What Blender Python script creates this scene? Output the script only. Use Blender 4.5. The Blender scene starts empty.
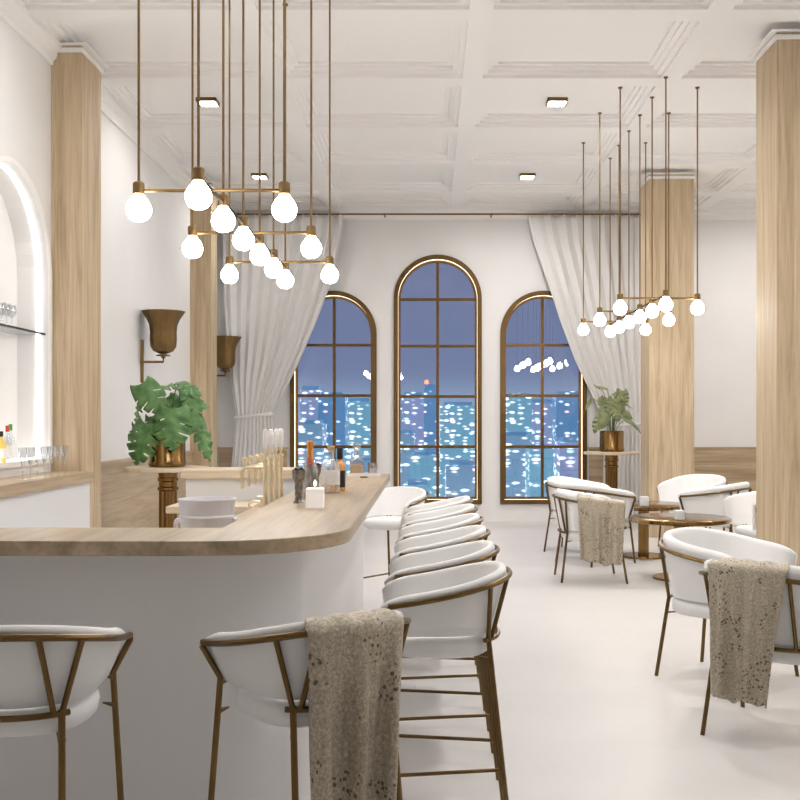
import bpy, math, random
from mathutils import Vector, Matrix, Euler
R = math.radians
PI = math.pi
SC = bpy.context.scene
COL = SC.collection

# ------------------------------------------------------------------ camera
cam = bpy.data.cameras.new('camera')
cam.sensor_fit = 'HORIZONTAL'; cam.sensor_width = 36.0
cam.lens = 36.0*1050/800
cam.shift_x = -30/800; cam.shift_y = 20/800
cam.clip_start = .05; cam.clip_end = 5000
camo = bpy.data.objects.new('camera', cam); COL.objects.link(camo)
camo.location = (0, 0, 1.4); camo.rotation_euler = (R(90), 0, 0)
SC.camera = camo

# ------------------------------------------------------------------ view, world
SC.view_settings.view_transform = 'Standard'
SC.view_settings.look = 'None'
SC.view_settings.gamma = 1
SC.view_settings.use_curve_mapping = False
SC.view_settings.exposure = 0.50
try:
    SC.cycles.use_denoising = True
    SC.cycles.denoiser = 'OPENIMAGEDENOISE'
    SC.cycles.max_bounces = 10; SC.cycles.diffuse_bounces = 6; SC.cycles.glossy_bounces = 4
    SC.cycles.transparent_max_bounces = 16; SC.cycles.transmission_bounces = 8
    SC.cycles.sample_clamp_indirect = 6
    SC.cycles.caustics_reflective = False; SC.cycles.caustics_refractive = False
except Exception:
    pass
world = bpy.data.worlds.new('dusk'); SC.world = world; world.use_nodes = True
wn = world.node_tree.nodes; wl = world.node_tree.links
wn.clear()
wo = wn.new('ShaderNodeOutputWorld'); wb = wn.new('ShaderNodeBackground')
wtc = wn.new('ShaderNodeTexCoord'); wsep = wn.new('ShaderNodeSeparateXYZ'); wr = wn.new('ShaderNodeValToRGB')
wl.new(wtc.outputs['Generated'], wsep.inputs[0]); wl.new(wsep.outputs['Z'], wr.inputs[0])
wl.new(wr.outputs[0], wb.inputs[0]); wl.new(wb.outputs[0], wo.inputs[0])
cr = wr.color_ramp
cr.elements[0].position = 0.0; cr.elements[0].color = (.22, .32, .45, 1)
cr.elements[1].position = .25; cr.elements[1].color = (.085, .10, .19, 1)
e = cr.elements.new(.045); e.color = (.12, .155, .27, 1)
wb.inputs[1].default_value = 1.0

BULB_E = 27.0      # pendant bulbs
DOWN_W = 25.0      # recessed downlights
LED_E = 3.2       # window and niche led strips

# ------------------------------------------------------------------ materials
def nmat(name):
    m = bpy.data.materials.new(name); m.use_nodes = True
    nt = m.node_tree
    return m, nt.nodes, nt.links, nt.nodes['Principled BSDF']

def plain(name, color, rough=.5, metal=0, noise=.0, nscale=8, bump=0, bscale=60, spec=.5, sheen=0):
    m, n, l, b = nmat(name)
    b.inputs['Base Color'].default_value = (*color, 1)
    b.inputs['Roughness'].default_value = rough
    b.inputs['Metallic'].default_value = metal
    b.inputs['Specular IOR Level'].default_value = spec
    if sheen: b.inputs['Sheen Weight'].default_value = sheen
    tc = n.new('ShaderNodeTexCoord')
    if noise:
        nz = n.new('ShaderNodeTexNoise'); nz.inputs['Scale'].default_value = nscale; nz.inputs['Detail'].default_value = 5
        r = n.new('ShaderNodeValToRGB')
        r.color_ramp.elements[0].position = .3; r.color_ramp.elements[1].position = .7
        r.color_ramp.elements[0].color = (*[c*(1-noise) for c in color], 1)
        r.color_ramp.elements[1].color = (*[min(1, c*(1+noise*.6)) for c in color], 1)
        l.new(tc.outputs['Object'], nz.inputs['Vector']); l.new(nz.outputs['Fac'], r.inputs[0]); l.new(r.outputs[0], b.inputs['Base Color'])
    if bump:
        nb = n.new('ShaderNodeTexNoise'); nb.inputs['Scale'].default_value = bscale; nb.inputs['Detail'].default_value = 3
        bp = n.new('ShaderNodeBump'); bp.inputs['Strength'].default_value = bump; bp.inputs['Distance'].default_value = .01
        l.new(tc.outputs['Object'], nb.inputs['Vector']); l.new(nb.outputs['Fac'], bp.inputs['Height']); l.new(bp.outputs[0], b.inputs['Normal'])
    return m

def wood(name, dark, mid, light, axis='Z', scale=1.0, rough=.42):
    m, n, l, b = nmat(name)
    tc = n.new('ShaderNodeTexCoord'); mp = n.new('ShaderNodeMapping')
    s = [11*scale]*3; s['XYZ'.index(axis)] = .8*scale
    mp.inputs['Scale'].default_value = s
    l.new(tc.outputs['Object'], mp.inputs['Vector'])
    n1 = n.new('ShaderNodeTexNoise'); n1.inputs['Scale'].default_value = 1.0; n1.inputs['Detail'].default_value = 6; n1.inputs['Roughness'].default_value = .62; n1.inputs['Distortion'].default_value = .6
    l.new(mp.outputs[0], n1.inputs['Vector'])
    r = n.new('ShaderNodeValToRGB'); e = r.color_ramp.elements
    e[0].position = .3; e[0].color = (*dark, 1); e[1].position = .68; e[1].color = (*light, 1)
    k = e.new(.48); k.color = (*mid, 1)
    l.new(n1.outputs['Fac'], r.inputs[0])
    mp2 = n.new('ShaderNodeMapping'); s2 = [70*scale]*3; s2['XYZ'.index(axis)] = 2.2*scale
    mp2.inputs['Scale'].default_value = s2
    l.new(tc.outputs['Object'], mp2.inputs['Vector'])
    n2 = n.new('ShaderNodeTexNoise'); n2.inputs['Scale'].default_value = 1.0; n2.inputs['Detail'].default_value = 3
    l.new(mp2.outputs[0], n2.inputs['Vector'])
    r2 = n.new('ShaderNodeValToRGB'); r2.color_ramp.elements[0].position = .33; r2.color_ramp.elements[0].color = (.80, .77, .74, 1)
    r2.color_ramp.elements[1].position = .55; r2.color_ramp.elements[1].color = (1, 1, 1, 1)
    l.new(n2.outputs['Fac'], r2.inputs[0])
    mx = n.new('ShaderNodeMix'); mx.data_type = 'RGBA'; mx.blend_type = 'MULTIPLY'; mx.inputs[0].default_value = .8
    l.new(r.outputs[0], mx.inputs[6]); l.new(r2.outputs[0], mx.inputs[7]); l.new(mx.outputs[2], b.inputs['Base Color'])
    b.inputs['Roughness'].default_value = rough
    bp = n.new('ShaderNodeBump'); bp.inputs['Strength'].default_value = .08; bp.inputs['Distance'].default_value = .004
    l.new(n2.outputs['Fac'], bp.inputs['Height']); l.new(bp.outputs[0], b.inputs['Normal'])
    return m

def emit(name, color, strength):
    m = bpy.data.materials.new(name); m.use_nodes = True
    n = m.node_tree.nodes; l = m.node_tree.links; n.clear()
    o = n.new('ShaderNodeOutputMaterial'); e = n.new('ShaderNodeEmission')
    e.inputs[0].default_value = (*color, 1); e.inputs[1].default_value = strength
    l.new(e.outputs[0], o.inputs[0])
    return m

def clear_glass(name, tint=(1, 1, 1), refl=.08, rough=0.0):
    m = bpy.data.materials.new(name); m.use_nodes = True
    n = m.node_tree.nodes; l = m.node_tree.links; n.clear()
    o = n.new('ShaderNodeOutputMaterial'); t = n.new('ShaderNodeBsdfTransparent'); g = n.new('ShaderNodeBsdfGlossy')
    t.inputs[0].default_value = (*tint, 1); g.inputs['Roughness'].default_value = rough
    lw = n.new('ShaderNodeLayerWeight'); lw.inputs[0].default_value = .25
    ma = n.new('ShaderNodeMath'); ma.operation = 'MULTIPLY_ADD'; ma.inputs[1].default_value = .6; ma.inputs[2].default_value = refl
    l.new(lw.outputs['Facing'], ma.inputs[0])
    mx = n.new('ShaderNodeMixShader'); l.new(ma.outputs[0], mx.inputs[0]); l.new(t.outputs[0], mx.inputs[1]); l.new(g.outputs[0], mx.inputs[2])
    l.new(mx.outputs[0], o.inputs[0])
    return m

def pane_glass(name):
    m = bpy.data.materials.new(name); m.use_nodes = True
    n = m.node_tree.nodes; l = m.node_tree.links; n.clear()
    o = n.new('ShaderNodeOutputMaterial'); t = n.new('ShaderNodeBsdfTransparent'); g = n.new('ShaderNodeBsdfGlossy')
    g.inputs['Roughness'].default_value = .0; g.inputs[0].default_value = (.9, .93, 1, 1)
    mx = n.new('ShaderNodeMixShader'); mx.inputs[0].default_value = .04
    l.new(t.outputs[0], mx.inputs[1]); l.new(g.outputs[0], mx.inputs[2]); l.new(mx.outputs[0], o.inputs[0])
    return m

M = {}
M['wall'] = plain('white_paint', (.80, .79, .785), .6, noise=.02, nscale=2)
M['ceil'] = plain('ceiling_paint', (.90, .89, .88), .7)
M['trim'] = plain('trim_paint', (.89, .88, .87), .5)
M['floor'] = plain('microcement', (.70, .68, .665), .36, noise=.045, nscale=1.2, spec=.35)
M['lacquer'] = plain('white_lacquer', (.76, .755, .765), .4)
M['oakV'] = wood('oak_upright', (.42, .315, .195), (.54, .42, .275), (.64, .515, .355), 'Z', 1.0, .62)
M['oakY'] = wood('oak_along', (.33, .245, .155), (.44, .335, .215), (.54, .425, .29), 'Y', .8)
M['oakX'] = wood('oak_across', (.33, .245, .155), (.44, .335, .215), (.54, .425, .29), 'X', .8)
M['top'] = wood('oak_top', (.27, .20, .125), (.40, .305, .20), (.52, .41, .28), 'Y', .7, .36)
M['oakP'] = wood('oak_pale', (.54, .44, .31), (.65, .545, .40), (.73, .62, .475), 'X', 1)
M['fabric'] = plain('white_fabric', (.88, .875, .87), .85, bump=.05, bscale=350)
M['brass'] = plain('aged_brass', (.17, .104, .04), .34, 1.0, noise=.12, nscale=20)
M['brassL'] = plain('lamp_brass', (.22, .14, .06), .45, 1.0, noise=.1, nscale=20)
M['brassT'] = plain('table_brass', (.27, .16, .06), .17, 1.0, noise=.1, nscale=6)
M['window_brass'] = plain('window_brass', (.165, .10, .042), .38, 1.0)
M['spine'] = plain('dark_bronze', (.035, .022, .010), .9, 0, spec=.05)
M['gold'] = plain('pale_gold', (.95, .83, .58), .3, 1.0)
M['curtain'] = plain('sheer_curtain', (.72, .71, .70), .9, bump=.05, bscale=200)
M['bulb'] = emit('bulb_glow', (1, .96, .91), BULB_E)
M['sconceb'] = emit('sconce_glow', (1, .96, .92), 26)
M['down'] = emit('downlight_glow', (1, .97, .93), 14)
M['led'] = emit('led_strip', (1, .83, .58), LED_E)
M['niche'] = emit('niche_led', (1, .97, .93), 4)
M['pane'] = pane_glass('window_glass')
M['glass'] = clear_glass('bottle_glass', (.93, .94, .95), .10)
M['crystal'] = clear_glass('crystal', (.92, .93, .94), .34, .15)
M['crystal'] = clear_glass('crystal', (.92, .93, .94), .34, .15)
M['cham'] = clear_glass('frosted_bottle', (.62, .60, .59), .34, .25)
M['candle'] = plain('candle_wax', (.93, .92, .91), .45)
M['lit_wax'] = plain('lit_candle_wax', (.93, .92, .91), .45)
_b = M['lit_wax'].node_tree.nodes['Principled BSDF']; _b.inputs['Emission Color'].default_value = (1, .95, .9, 1); _b.inputs['Emission Strength'].default_value = .22  # weak emission put into the wax imitates flame light shining through it
M['flame'] = emit('flame', (1, .75, .4), 18)
M['orange'] = plain('orange_foil', (.80, .33, .07), .32, .5)
M['red'] = plain('red_seal', (.55, .03, .02), .4)
M['green'] = plain('green_cap', (.06, .35, .06), .4)
M['cork'] = plain('cork', (.62, .42, .22), .7, noise=.15, nscale=60)
M['black'] = plain('black_cap', (.012, .012, .014), .35)
M['label'] = plain('paper_label', (.86, .85, .84), .6)
M['amber'] = plain('amber_spirit', (.75, .36, .12), .25)
M['peach'] = plain('peach_spirit', (.85, .50, .28), .25)
M['yellow'] = plain('yellow_spirit', (.85, .62, .12), .3)
M['pewter'] = plain('dark_pewter', (.26, .235, .21), .3, .85, noise=.7, nscale=60)
M['berry'] = plain('dark_berry', (.02, .012, .014), .35)
M['enamel'] = plain('white_enamel', (.88, .87, .92), .3)
M['soil'] = plain('soil', (.05, .035, .025), .9, noise=.3, nscale=40)
M['steel'] = plain('dark_metal', (.06, .055, .05), .4, .8)

def leaf_mat(name, dark, light):
    m, n, l, b = nmat(name)
    tc = n.new('ShaderNodeTexCoord'); nz = n.new('ShaderNodeTexNoise'); nz.inputs['Scale'].default_value = 14; nz.inputs['Detail'].default_value = 4
    r = n.new('ShaderNodeValToRGB'); r.color_ramp.elements[0].position = .3; r.color_ramp.elements[1].position = .72
    r.color_ramp.elements[0].color = (*dark, 1); r.color_ramp.elements[1].color = (*light, 1)
    l.new(tc.outputs['Object'], nz.inputs['Vector']); l.new(nz.outputs['Fac'], r.inputs[0]); l.new(r.outputs[0], b.inputs['Base Color'])
    b.inputs['Roughness'].default_value = .38
    return m
M['leaf'] = leaf_mat('monstera_green', (.04, .125, .032), (.135, .285, .085))
M['leafP'] = leaf_mat('muted_green', (.10, .13, .045), (.27, .30, .14))
M['stem'] = plain('stem_green', (.09, .14, .035), .5)

def throw_mat():
    m, n, l, b = nmat('sequinned_throw')
    tc = n.new('ShaderNodeTexCoord')
    nz = n.new('ShaderNodeTexNoise'); nz.inputs['Scale'].default_value = 110; nz.inputs['Detail'].default_value = 6; nz.inputs['Roughness'].default_value = .75
    l.new(tc.outputs['Object'], nz.inputs['Vector'])
    r = n.new('ShaderNodeValToRGB'); e = r.color_ramp.elements
    e[0].position = .34; e[0].color = (.30, .25, .185, 1); e[1].position = .70; e[1].color = (.74, .67, .55, 1)
    k = e.new(.5); k.color = (.45, .395, .305, 1)
    l.new(nz.outputs['Fac'], r.inputs[0])
    vo = n.new('ShaderNodeTexVoronoi'); vo.inputs['Scale'].default_value = 62
    l.new(tc.outputs['Object'], vo.inputs['Vector'])
    big = n.new('ShaderNodeTexNoise'); big.inputs['Scale'].default_value = 9
    l.new(tc.outputs['Object'], big.inputs['Vector'])
    lt = n.new('ShaderNodeMath'); lt.operation = 'LESS_THAN'; lt.inputs[1].default_value = .33
    l.new(vo.outputs['Distance'], lt.inputs[0])
    gt = n.new('ShaderNodeMath'); gt.operation = 'GREATER_THAN'; gt.inputs[1].default_value = .53
    l.new(big.outputs['Fac'], gt.inputs[0])
    mu = n.new('ShaderNodeMath'); mu.operation = 'MULTIPLY'; l.new(lt.outputs[0], mu.inputs[0]); l.new(gt.outputs[0], mu.inputs[1])
    mx = n.new('ShaderNodeMix'); mx.data_type = 'RGBA'
    l.new(mu.outputs[0], mx.inputs[0]); l.new(r.outputs[0], mx.inputs[6]); mx.inputs[7].default_value = (.16, .115, .07, 1)
    l.new(mx.outputs[2], b.inputs['Base Color'])
    b.inputs['Roughness'].default_value = .42; b.inputs['Metallic'].default_value = .25
    bp = n.new('ShaderNodeBump'); bp.inputs['Strength'].default_value = .6; bp.inputs['Distance'].default_value = .006
    l.new(nz.outputs['Fac'], bp.inputs['Height']); l.new(bp.outputs[0], b.inputs['Normal'])
    return m
M['throw'] = throw_mat()

# ------------------------------------------------------------------ mesh helpers
class MB:
    def __init__(s): s.v = []; s.f = []; s.sm = []
    def add(s, vs, fs, smooth=False):
        o = len(s.v); s.v += [tuple(p) for p in vs]
        s.f += [tuple(i+o for i in f) for f in fs]; s.sm += [smooth]*len(fs)
        return s
    def box(s, a, b):
        (x0, y0, z0), (x1, y1, z1) = a, b
        vs = [(x0,y0,z0),(x1,y0,z0),(x1,y1,z0),(x0,y1,z0),(x0,y0,z1),(x1,y0,z1),(x1,y1,z1),(x0,y1,z1)]
        return s.add(vs, [(0,3,2,1),(4,5,6,7),(0,1,5,4),(1,2,6,5),(2,3,7,6),(3,0,4,7)])
    def tube(s, path, r, n=8, closed=False, caps=True):
        P = [Vector(p) for p in path]; N = len(P)
        rr = r if isinstance(r, (list, tuple)) else [r]*N
        T = []
        for i in range(N):
            a = P[i-1] if (i > 0 or closed) else P[i]; b = P[(i+1) % N] if (i < N-1 or closed) else P[i]
            d = (b-a); T.append(d.normalized() if d.length > 1e-9 else Vector((0,0,1)))
        up = Vector((0,0,1)) if abs(T[0].z) < .9 else Vector((0,1,0))
        nx = T[0].cross(up).normalized(); vs = []; fs = []
        for i in range(N):
            nx = (nx - T[i]*nx.dot(T[i]))
            nx = nx.normalized() if nx.length > 1e-6 else T[i].orthogonal().normalized()
            by = T[i].cross(nx)
            for k in range(n):
                a = 2*PI*k/n
                vs.append(P[i] + (nx*math.cos(a) + by*math.sin(a))*rr[i])
        m = N if closed else N-1
        for i in range(m):
            for k in range(n):
                j = (i+1) % N
                fs.append((i*n+k, i*n+(k+1) % n, j*n+(k+1) % n, j*n+k))
        s.add(vs, fs, True)
        if caps and not closed:
            s.add([vs[k] for k in range(n)], [tuple(range(n-1, -1, -1))])
            s.add([vs[(N-1)*n+k] for k in range(n)], [tuple(range(n))])
        return s
    def lathe(s, prof, n=24, c=(0,0,0), smooth=True):
        vs = []; fs = []
        for r, z in prof:
            for k in range(n):
                a = 2*PI*k/n
                vs.append((c[0]+r*math.cos(a), c[1]+r*math.sin(a), c[2]+z))
        for i in range(len(prof)-1):
            for k in range(n):
                fs.append((i*n+k, i*n+(k+1) % n, (i+1)*n+(k+1) % n, (i+1)*n+k))
        s.add(vs, fs, smooth)
        if prof[0][0] > 1e-5: s.add(vs[:n], [tuple(range(n-1, -1, -1))])
        if prof[-1][0] > 1e-5: s.add(vs[-n:], [tuple(range(n))])
        return s
    def prism(s, poly, z0, z1):
        n = len(poly)
        vs = [(x, y, z0) for x, y in poly] + [(x, y, z1) for x, y in poly]
        fs = [tuple(range(n-1, -1, -1)), tuple(range(n, 2*n))] + [(i, (i+1) % n, n+(i+1) % n, n+i) for i in range(n)]
        return s.add(vs, fs)
    def rings(s, rings, smooth=True, cap=True, closed=True):
        n = len(rings[0]); vs = [p for r in rings for p in r]; fs = []
        for i in range(len(rings)-1):
            for k in range(n if closed else n-1):
                fs.append((i*n+k, i*n+(k+1) % n, (i+1)*n+(k+1) % n, (i+1)*n+k))
        s.add(vs, fs, smooth)
        if cap:
            s.add(rings[0], [tuple(range(n-1, -1, -1))], smooth); s.add(rings[-1], [tuple(range(n))], smooth)
        return s
    def build(s, name, mat, parent=None, bevel=0, solid=0, angle=40):
        me = bpy.data.meshes.new(name)
        me.from_pydata(s.v, [], s.f); me.update()
        me.polygons.foreach_set('use_smooth', s.sm)
        if any(s.sm):
            # weld so that smooth shading is continuous
            import bmesh
            bm = bmesh.new(); bm.from_mesh(me); bmesh.ops.remove_doubles(bm, verts=bm.verts, dist=1e-5)
            bmesh.ops.recalc_face_normals(bm, faces=bm.faces)
            bm.to_mesh(me); bm.free()
            me.set_sharp_from_angle(angle=R(angle))
        me.materials.append(mat if not isinstance(mat, str) else M[mat])
        o = bpy.data.objects.new(name, me); COL.objects.link(o)
        if parent is not None: o.parent = parent
        if solid:
            d = o.modifiers.new('solid', 'SOLIDIFY'); d.thickness = solid; d.offset = 0
        if bevel:
            d = o.modifiers.new('bevel', 'BEVEL'); d.width = bevel; d.segments = 2; d.limit_method = 'ANGLE'; d.angle_limit = R(40)
        return o

def tag(o, label=None, cat=None, group=None, kind=None):
    if label: o['label'] = label
    if cat: o['category'] = cat
    if group: o['group'] = group
    if kind: o['kind'] = kind
    return o
def empty(name, loc, rz=0, label=None, cat=None, group=None, kind=None):
    o = bpy.data.objects.new(name, None); COL.objects.link(o)
    o.empty_display_size = .1
    o.location = loc; o.rotation_euler = (0, 0, rz)
    return tag(o, label, cat, group, kind)
def dup(root, loc, rz, label, group=None):
    c = root.copy(); COL.objects.link(c); c.location = loc; c.rotation_euler = (0, 0, rz); c['label'] = label
    if group: c['group'] = group
    for ch in root.children:
        d = ch.copy(); COL.objects.link(d); d.parent = c
        for g in ch.children:
            q = g.copy(); COL.objects.link(q); q.parent = d
    return c

# ------------------------------------------------------------------ room shell
XL, XR, YB, YF, ZC, ZR = -2.96, 5.48, 14.56, -3.2, 4.33, 4.43
f = MB().box((XL-.3, YF-.2, -.15), (XR+.2, YB+.35, 0)).build('floor', 'floor')
tag(f, 'off white seamless floor of the room', 'floor', kind='structure')

def arch_pts(uc, hw, zb, zs, n=24):
    pts = [(uc-hw, zb), (uc-hw, zs)]
    pts += [(uc-hw*math.cos(PI*i/n), zs+hw*math.sin(PI*i/n)) for i in range(1, n)]
    pts += [(uc+hw, zs), (uc+hw, zb)]
    return pts
def wall_arched(u0, u1, z0, z1, arches, depth, fn):
    """fn(u, z, w): w = 0 room face, w = depth far face"""
    mb = MB(); us = u0
    def q(*p): mb.add(p, [(0, 1, 2, 3)])
    for w in (0, depth):
        us = u0
        for uc, hw, zb, zs in arches:
            q(fn(us, z0, w), fn(uc-hw, z0, w), fn(uc-hw, z1, w), fn(us, z1, w))
            q(fn(uc-hw, z0, w), fn(uc+hw, z0, w), fn(uc+hw, zb, w), fn(uc-hw, zb, w))
            P = arch_pts(uc, hw, zb, zs)[1:-1]
            for (a, za), (b, zb2) in zip(P[:-1], P[1:]):
                q(fn(a, za, w), fn(b, zb2, w), fn(b, z1, w), fn(a, z1, w))
            us = uc+hw
        q(fn(us, z0, w), fn(u1, z0, w), fn(u1, z1, w), fn(us, z1, w))
    for uc, hw, zb, zs in arches:
        P = arch_pts(uc, hw, zb, zs); n = len(P)
        for i in range(n):
            a, b = P[i], P[(i+1) % n]
            q(fn(*a, 0), fn(*b, 0), fn(*b, depth), fn(*a, depth))
    return mb

WINS = [(-1.34, .60, .235, 2.59), (.107, .61, .235, 3.08), (1.572, .60, .235, 2.59)]
HOLES = [(a, b-.02, c+.02, d) for a, b, c, d in WINS]
w = wall_arched(XL-.3, XR+.2, 0, ZC+.2, HOLES, .30, lambda u, z, w: (u, YB+w, z)).build('wall_back', 'wall')
tag(w, 'white end wall with the three arched windows', 'wall', kind='structure')
NICHE = (7.42, .72, 1.10, 2.49)
w = wall_arched(YF, YB, 0, ZC+.2, [NICHE], .25, lambda u, z, w: (XL-w, u, z))
w.box((XL-.27, 6.6, 1.0), (XL-.24, 8.25, 3.3))
w = w.build('wall_left', 'wall'); tag(w, 'white left wall with the lit arched niche', 'wall', kind='structure')
w = MB().box((XR, YF, 0), (XR+.2, YB, ZC+.2)).build('wall_right', 'wall'); tag(w, 'plain white wall at the right end of the room', 'wall', kind='structure')
w = MB().box((XL-.3, YF-.2, 0), (XR+.2, YF, ZC+.2)).build('wall_front', 'wall'); tag(w, 'plain white wall behind the viewer', 'wall', kind='structure')

# coffered ceiling
BX = [-3.03, -1.325, .365, 2.07, 3.775, 5.48]; BHW = .087
BY = [-3.04+1.5055*k for k in range(13)]      # start of each cross beam
BD = .22
cells = []
for i in range(5):
    for k in range(12):
        x0 = max(BX[i]+BHW, XL+.07); x1 = min(BX[i+1]-BHW, XR-.07)
        y0 = BY[k]+BD; y1 = min(BY[k+1], YB-.08)
        if y1-y0 > .3: cells.append((x0, y0, x1, y1))
def ceil_z(x, y):
    for x0, y0, x1, y1 in cells:
        if x0+.15 < x < x1-.15 and y0+.15 < y < y1-.15: return ZR
    return ZC
mb = MB()
for i in range(6):
    mb.add([(BX[i]-BHW, YF, ZC), (BX[i]+BHW, YF, ZC), (BX[i]+BHW, YB, ZC), (BX[i]-BHW, YB, ZC)], [(0, 3, 2, 1)])
ys = [YF] + [b for b in BY] + [YB]
for i in range(5):
    xa, xb = BX[i]+BHW, BX[i+1]-BHW
    own = sorted([c for c in cells if abs((c[0]+c[2])/2-(xa+xb)/2) < .3], key=lambda c: c[1])
    y = YF
    for c in own:
        for (a, b, cc, d) in ((xa, y, xb, c[1]), (xa, c[1], c[0], c[3]), (c[2], c[1], xb, c[3])):
            if cc-a > 1e-4 and d-b > 1e-4: mb.add([(a, b, ZC), (cc, b, ZC), (cc, d, ZC), (a, d, ZC)], [(0, 3, 2, 1)])
        y = c[3]
    mb.add([(xa, y, ZC), (xb, y, ZC), (xb, YB, ZC), (xa, YB, ZC)], [(0, 3, 2, 1)])
for x0, y0, x1, y1 in cells:
    def ring(ins, z): return [(x0+ins, y0+ins, z), (x1-ins, y0+ins, z), (x1-ins, y1-ins, z), (x0+ins, y1-ins, z)]
    st = [(0, ZC), (0, ZC+.03), (.045, ZC+.03), (.045, ZC+.054), (.085, ZC+.054), (.085, ZC+.078), (.125, ZC+.078), (.125, ZR)]
    for (i0, z0), (i1, z1) in zip(st[:-1], st[1:]):
        a, b = ring(i0, z0), ring(i1, z1)
        mb.add(a+b, [(k, (k+1) % 4, 4+(k+1) % 4, 4+k) for k in range(4)])
    mb.add(ring(.125, ZR), [(0, 3, 2, 1)])
mb.box((XL-.3, YF-.2, ZR+.06), (XR+.2, YB+.3, ZR+.2))
c = mb.build('ceiling', 'ceil'); tag(c, 'white coffered ceiling with stepped mouldings', 'ceiling', kind='structure')

# crown mouldings
def crown(name, a, b, inward, label):
    mb = MB(); ax = Vector(b)-Vector(a)
    prof = [(0, -.16), (.02, -.16), (.02, -.13), (.045, -.10), (.05, -.06), (.085, -.035), (.085, 0), (0, 0)]
    iv = Vector(inward)
    r0 = [Vector(a)+iv*p+Vector((0, 0, ZC+z)) for p, z in prof]; r1 = [p+ax for p in r0]
    mb.rings([r0, r1], False)
    o = mb.build(name, 'trim'); tag(o, label, 'moulding', kind='structure')
crown('trim_1', (XL, YF, 0), (XL, YB, 0), (1, 0, 0), 'white crown moulding along the left wall')
crown('trim_2', (XL, YB, 0), (XR, YB, 0), (0, -1, 0), 'white crown moulding above the windows')
crown('trim_3', (XR, YF, 0), (XR, YB, 0), (-1, 0, 0), 'white crown moulding along the right wall')

# wainscot
def wains(name, a, b, mat, label):
    mb = MB().box((a[0], a[1], 0), (b[0], b[1], 1.0))
    cx0, cy0, cx1, cy1 = a[0]-.012, a[1]-.012, b[0]+.012, b[1]+.012
    mb.box((cx0, cy0, 1.0), (cx1, cy1, 1.025))
    for z in (.34, .67):
        mb.box((a[0]-.003, a[1]-.003, z), (b[0]+.003, b[1]+.003, z+.006))
    o = mb.build(name, mat); tag(o, label, 'wainscot', kind='structure')
wains('trim_4', (XL, 8.72, 0), (XL+.035, 12.93, 0), 'oakY', 'oak wainscot on the left wall between the two pilasters')
wains('trim_5', (XL+.035, YB-.035, 0), (-1.98, YB, 0), 'oakX', 'oak wainscot left of the windows behind the curtain')
wains('trim_6', (2.20, YB-.035, 0), (XR-.05, YB, 0), 'oakX', 'oak wainscot right of the windows')
wains('trim_7', (XR-.035, 0, 0), (XR, YB-.05, 0), 'oakY', 'oak wainscot on the right wall')

# columns and pilasters
def column(name, x0, y0, x1, y1, label):
    root = empty(name, ((x0+x1)/2, (y0+y1)/2, 0), 0, label, 'column', kind='structure')
    hx, hy = (x1-x0)/2, (y1-y0)/2
    MB().box((-hx, -hy, 0), (hx, hy, ZC)).build('shaft', 'oakV', root)
    mb = MB()
    def band(o, z0, z1):
        mb.box((-hx-o, -hy-o, z0), (hx+o, hy+o, z1))
    band(.018, ZC-.06, ZC-.026); band(.05, ZC-.006, ZC+.004)
    mb.build('capital', 'trim', root, bevel=.004)
    return root
column('column', 2.616, 7.92, 3.15, 8.42, 'square oak column in front at the right edge')
column('column', 2.61, 12.5, 3.145, 13.0, 'square oak column at the far right beside the potted palm and curtain')
column('column', XL, 8.2, -2.72, 8.68, 'oak pilaster on the left wall beside the lit niche')
column('column', XL, 12.95, -2.70, 13.3, 'oak pilaster between the two wall sconces')

# ------------------------------------------------------------------ windows
def arch_path(hw, zb, zs, o, n=28):
    h = hw-o
    p = [(-h, zb+o), (-h, zs)] + [(-h*math.cos(PI*i/n), zs+h*math.sin(PI*i/n)) for i in range(1, n)] + [(h, zs), (h, zb+o)]
    return p
def arch_band(hw, zb, zs, o0, o1, y0, y1):
    """closed band between offset o0 (outer) and o1 (inner), from depth y0 to y1"""
    A = arch_path(hw, zb, zs, o0); B = arch_path(hw, zb, zs, o1); n = len(A)
    mb = MB(); vs = []
    for (ax, az), (bx, bz) in zip(A, B): vs += [(ax, y0, az), (bx, y0, bz), (bx, y1, bz), (ax, y1, az)]
    fs = []
    for i in range(n):
        j = (i+1) % n
        for k in range(4):
            fs.append((i*4+k, j*4+k, j*4+(k+1) % 4, i*4+(k+1) % 4))
    mb.add(vs, fs)
    return mb
def window(name, uc, hw, zb, zs, label, hbars):
    root = empty(name, (uc, YB, 0), 0, label, 'window', kind='structure')
    arch_band(hw, zb, zs, 0, .06, -.03, .02).build('casing', 'window_brass', root)
    arch_band(hw, zb, zs, .0, .05, .02, .12).build('reveal_frame', 'window_brass', root)
    arch_band(hw, zb, zs, .050, .060, .060, .072).build('led_strip', 'led', root)
    arch_band(hw, zb, zs, .05, .09, .12, .17).build('inner_frame', 'window_brass', root)
    hi = hw-.07
    MB().box((-.02, .122, zb+.06), (.02, .168, zs+hi)).build('muntin', 'window_brass', root)
    for z in hbars:
        h = hi if z <= zs else math.sqrt(max(.01, hi*hi-(z-zs)**2))
        MB().box((-h, .124, z-.02), (h, .166, z+.02)).build('muntin', 'window_brass', root)
    P = arch_path(hw, zb, zs, .07); n = len(P)
    vs = [(x, .143, z) for x, z in P]+[(x, .149, z) for x, z in P]
    MB().add(vs, [tuple(range(n)), tuple(range(2*n-1, n-1, -1))]+[(i, (i+1) % n, n+(i+1) % n, n+i) for i in range(n)]).build('pane', 'pane', root)
hz = lambda y: 1.4+(420-y)/(1050/YB)
window('window_1', *WINS[0], 'brass framed arched window half covered by the left curtain', [hz(344.5), hz(395.5), hz(447)])
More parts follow.
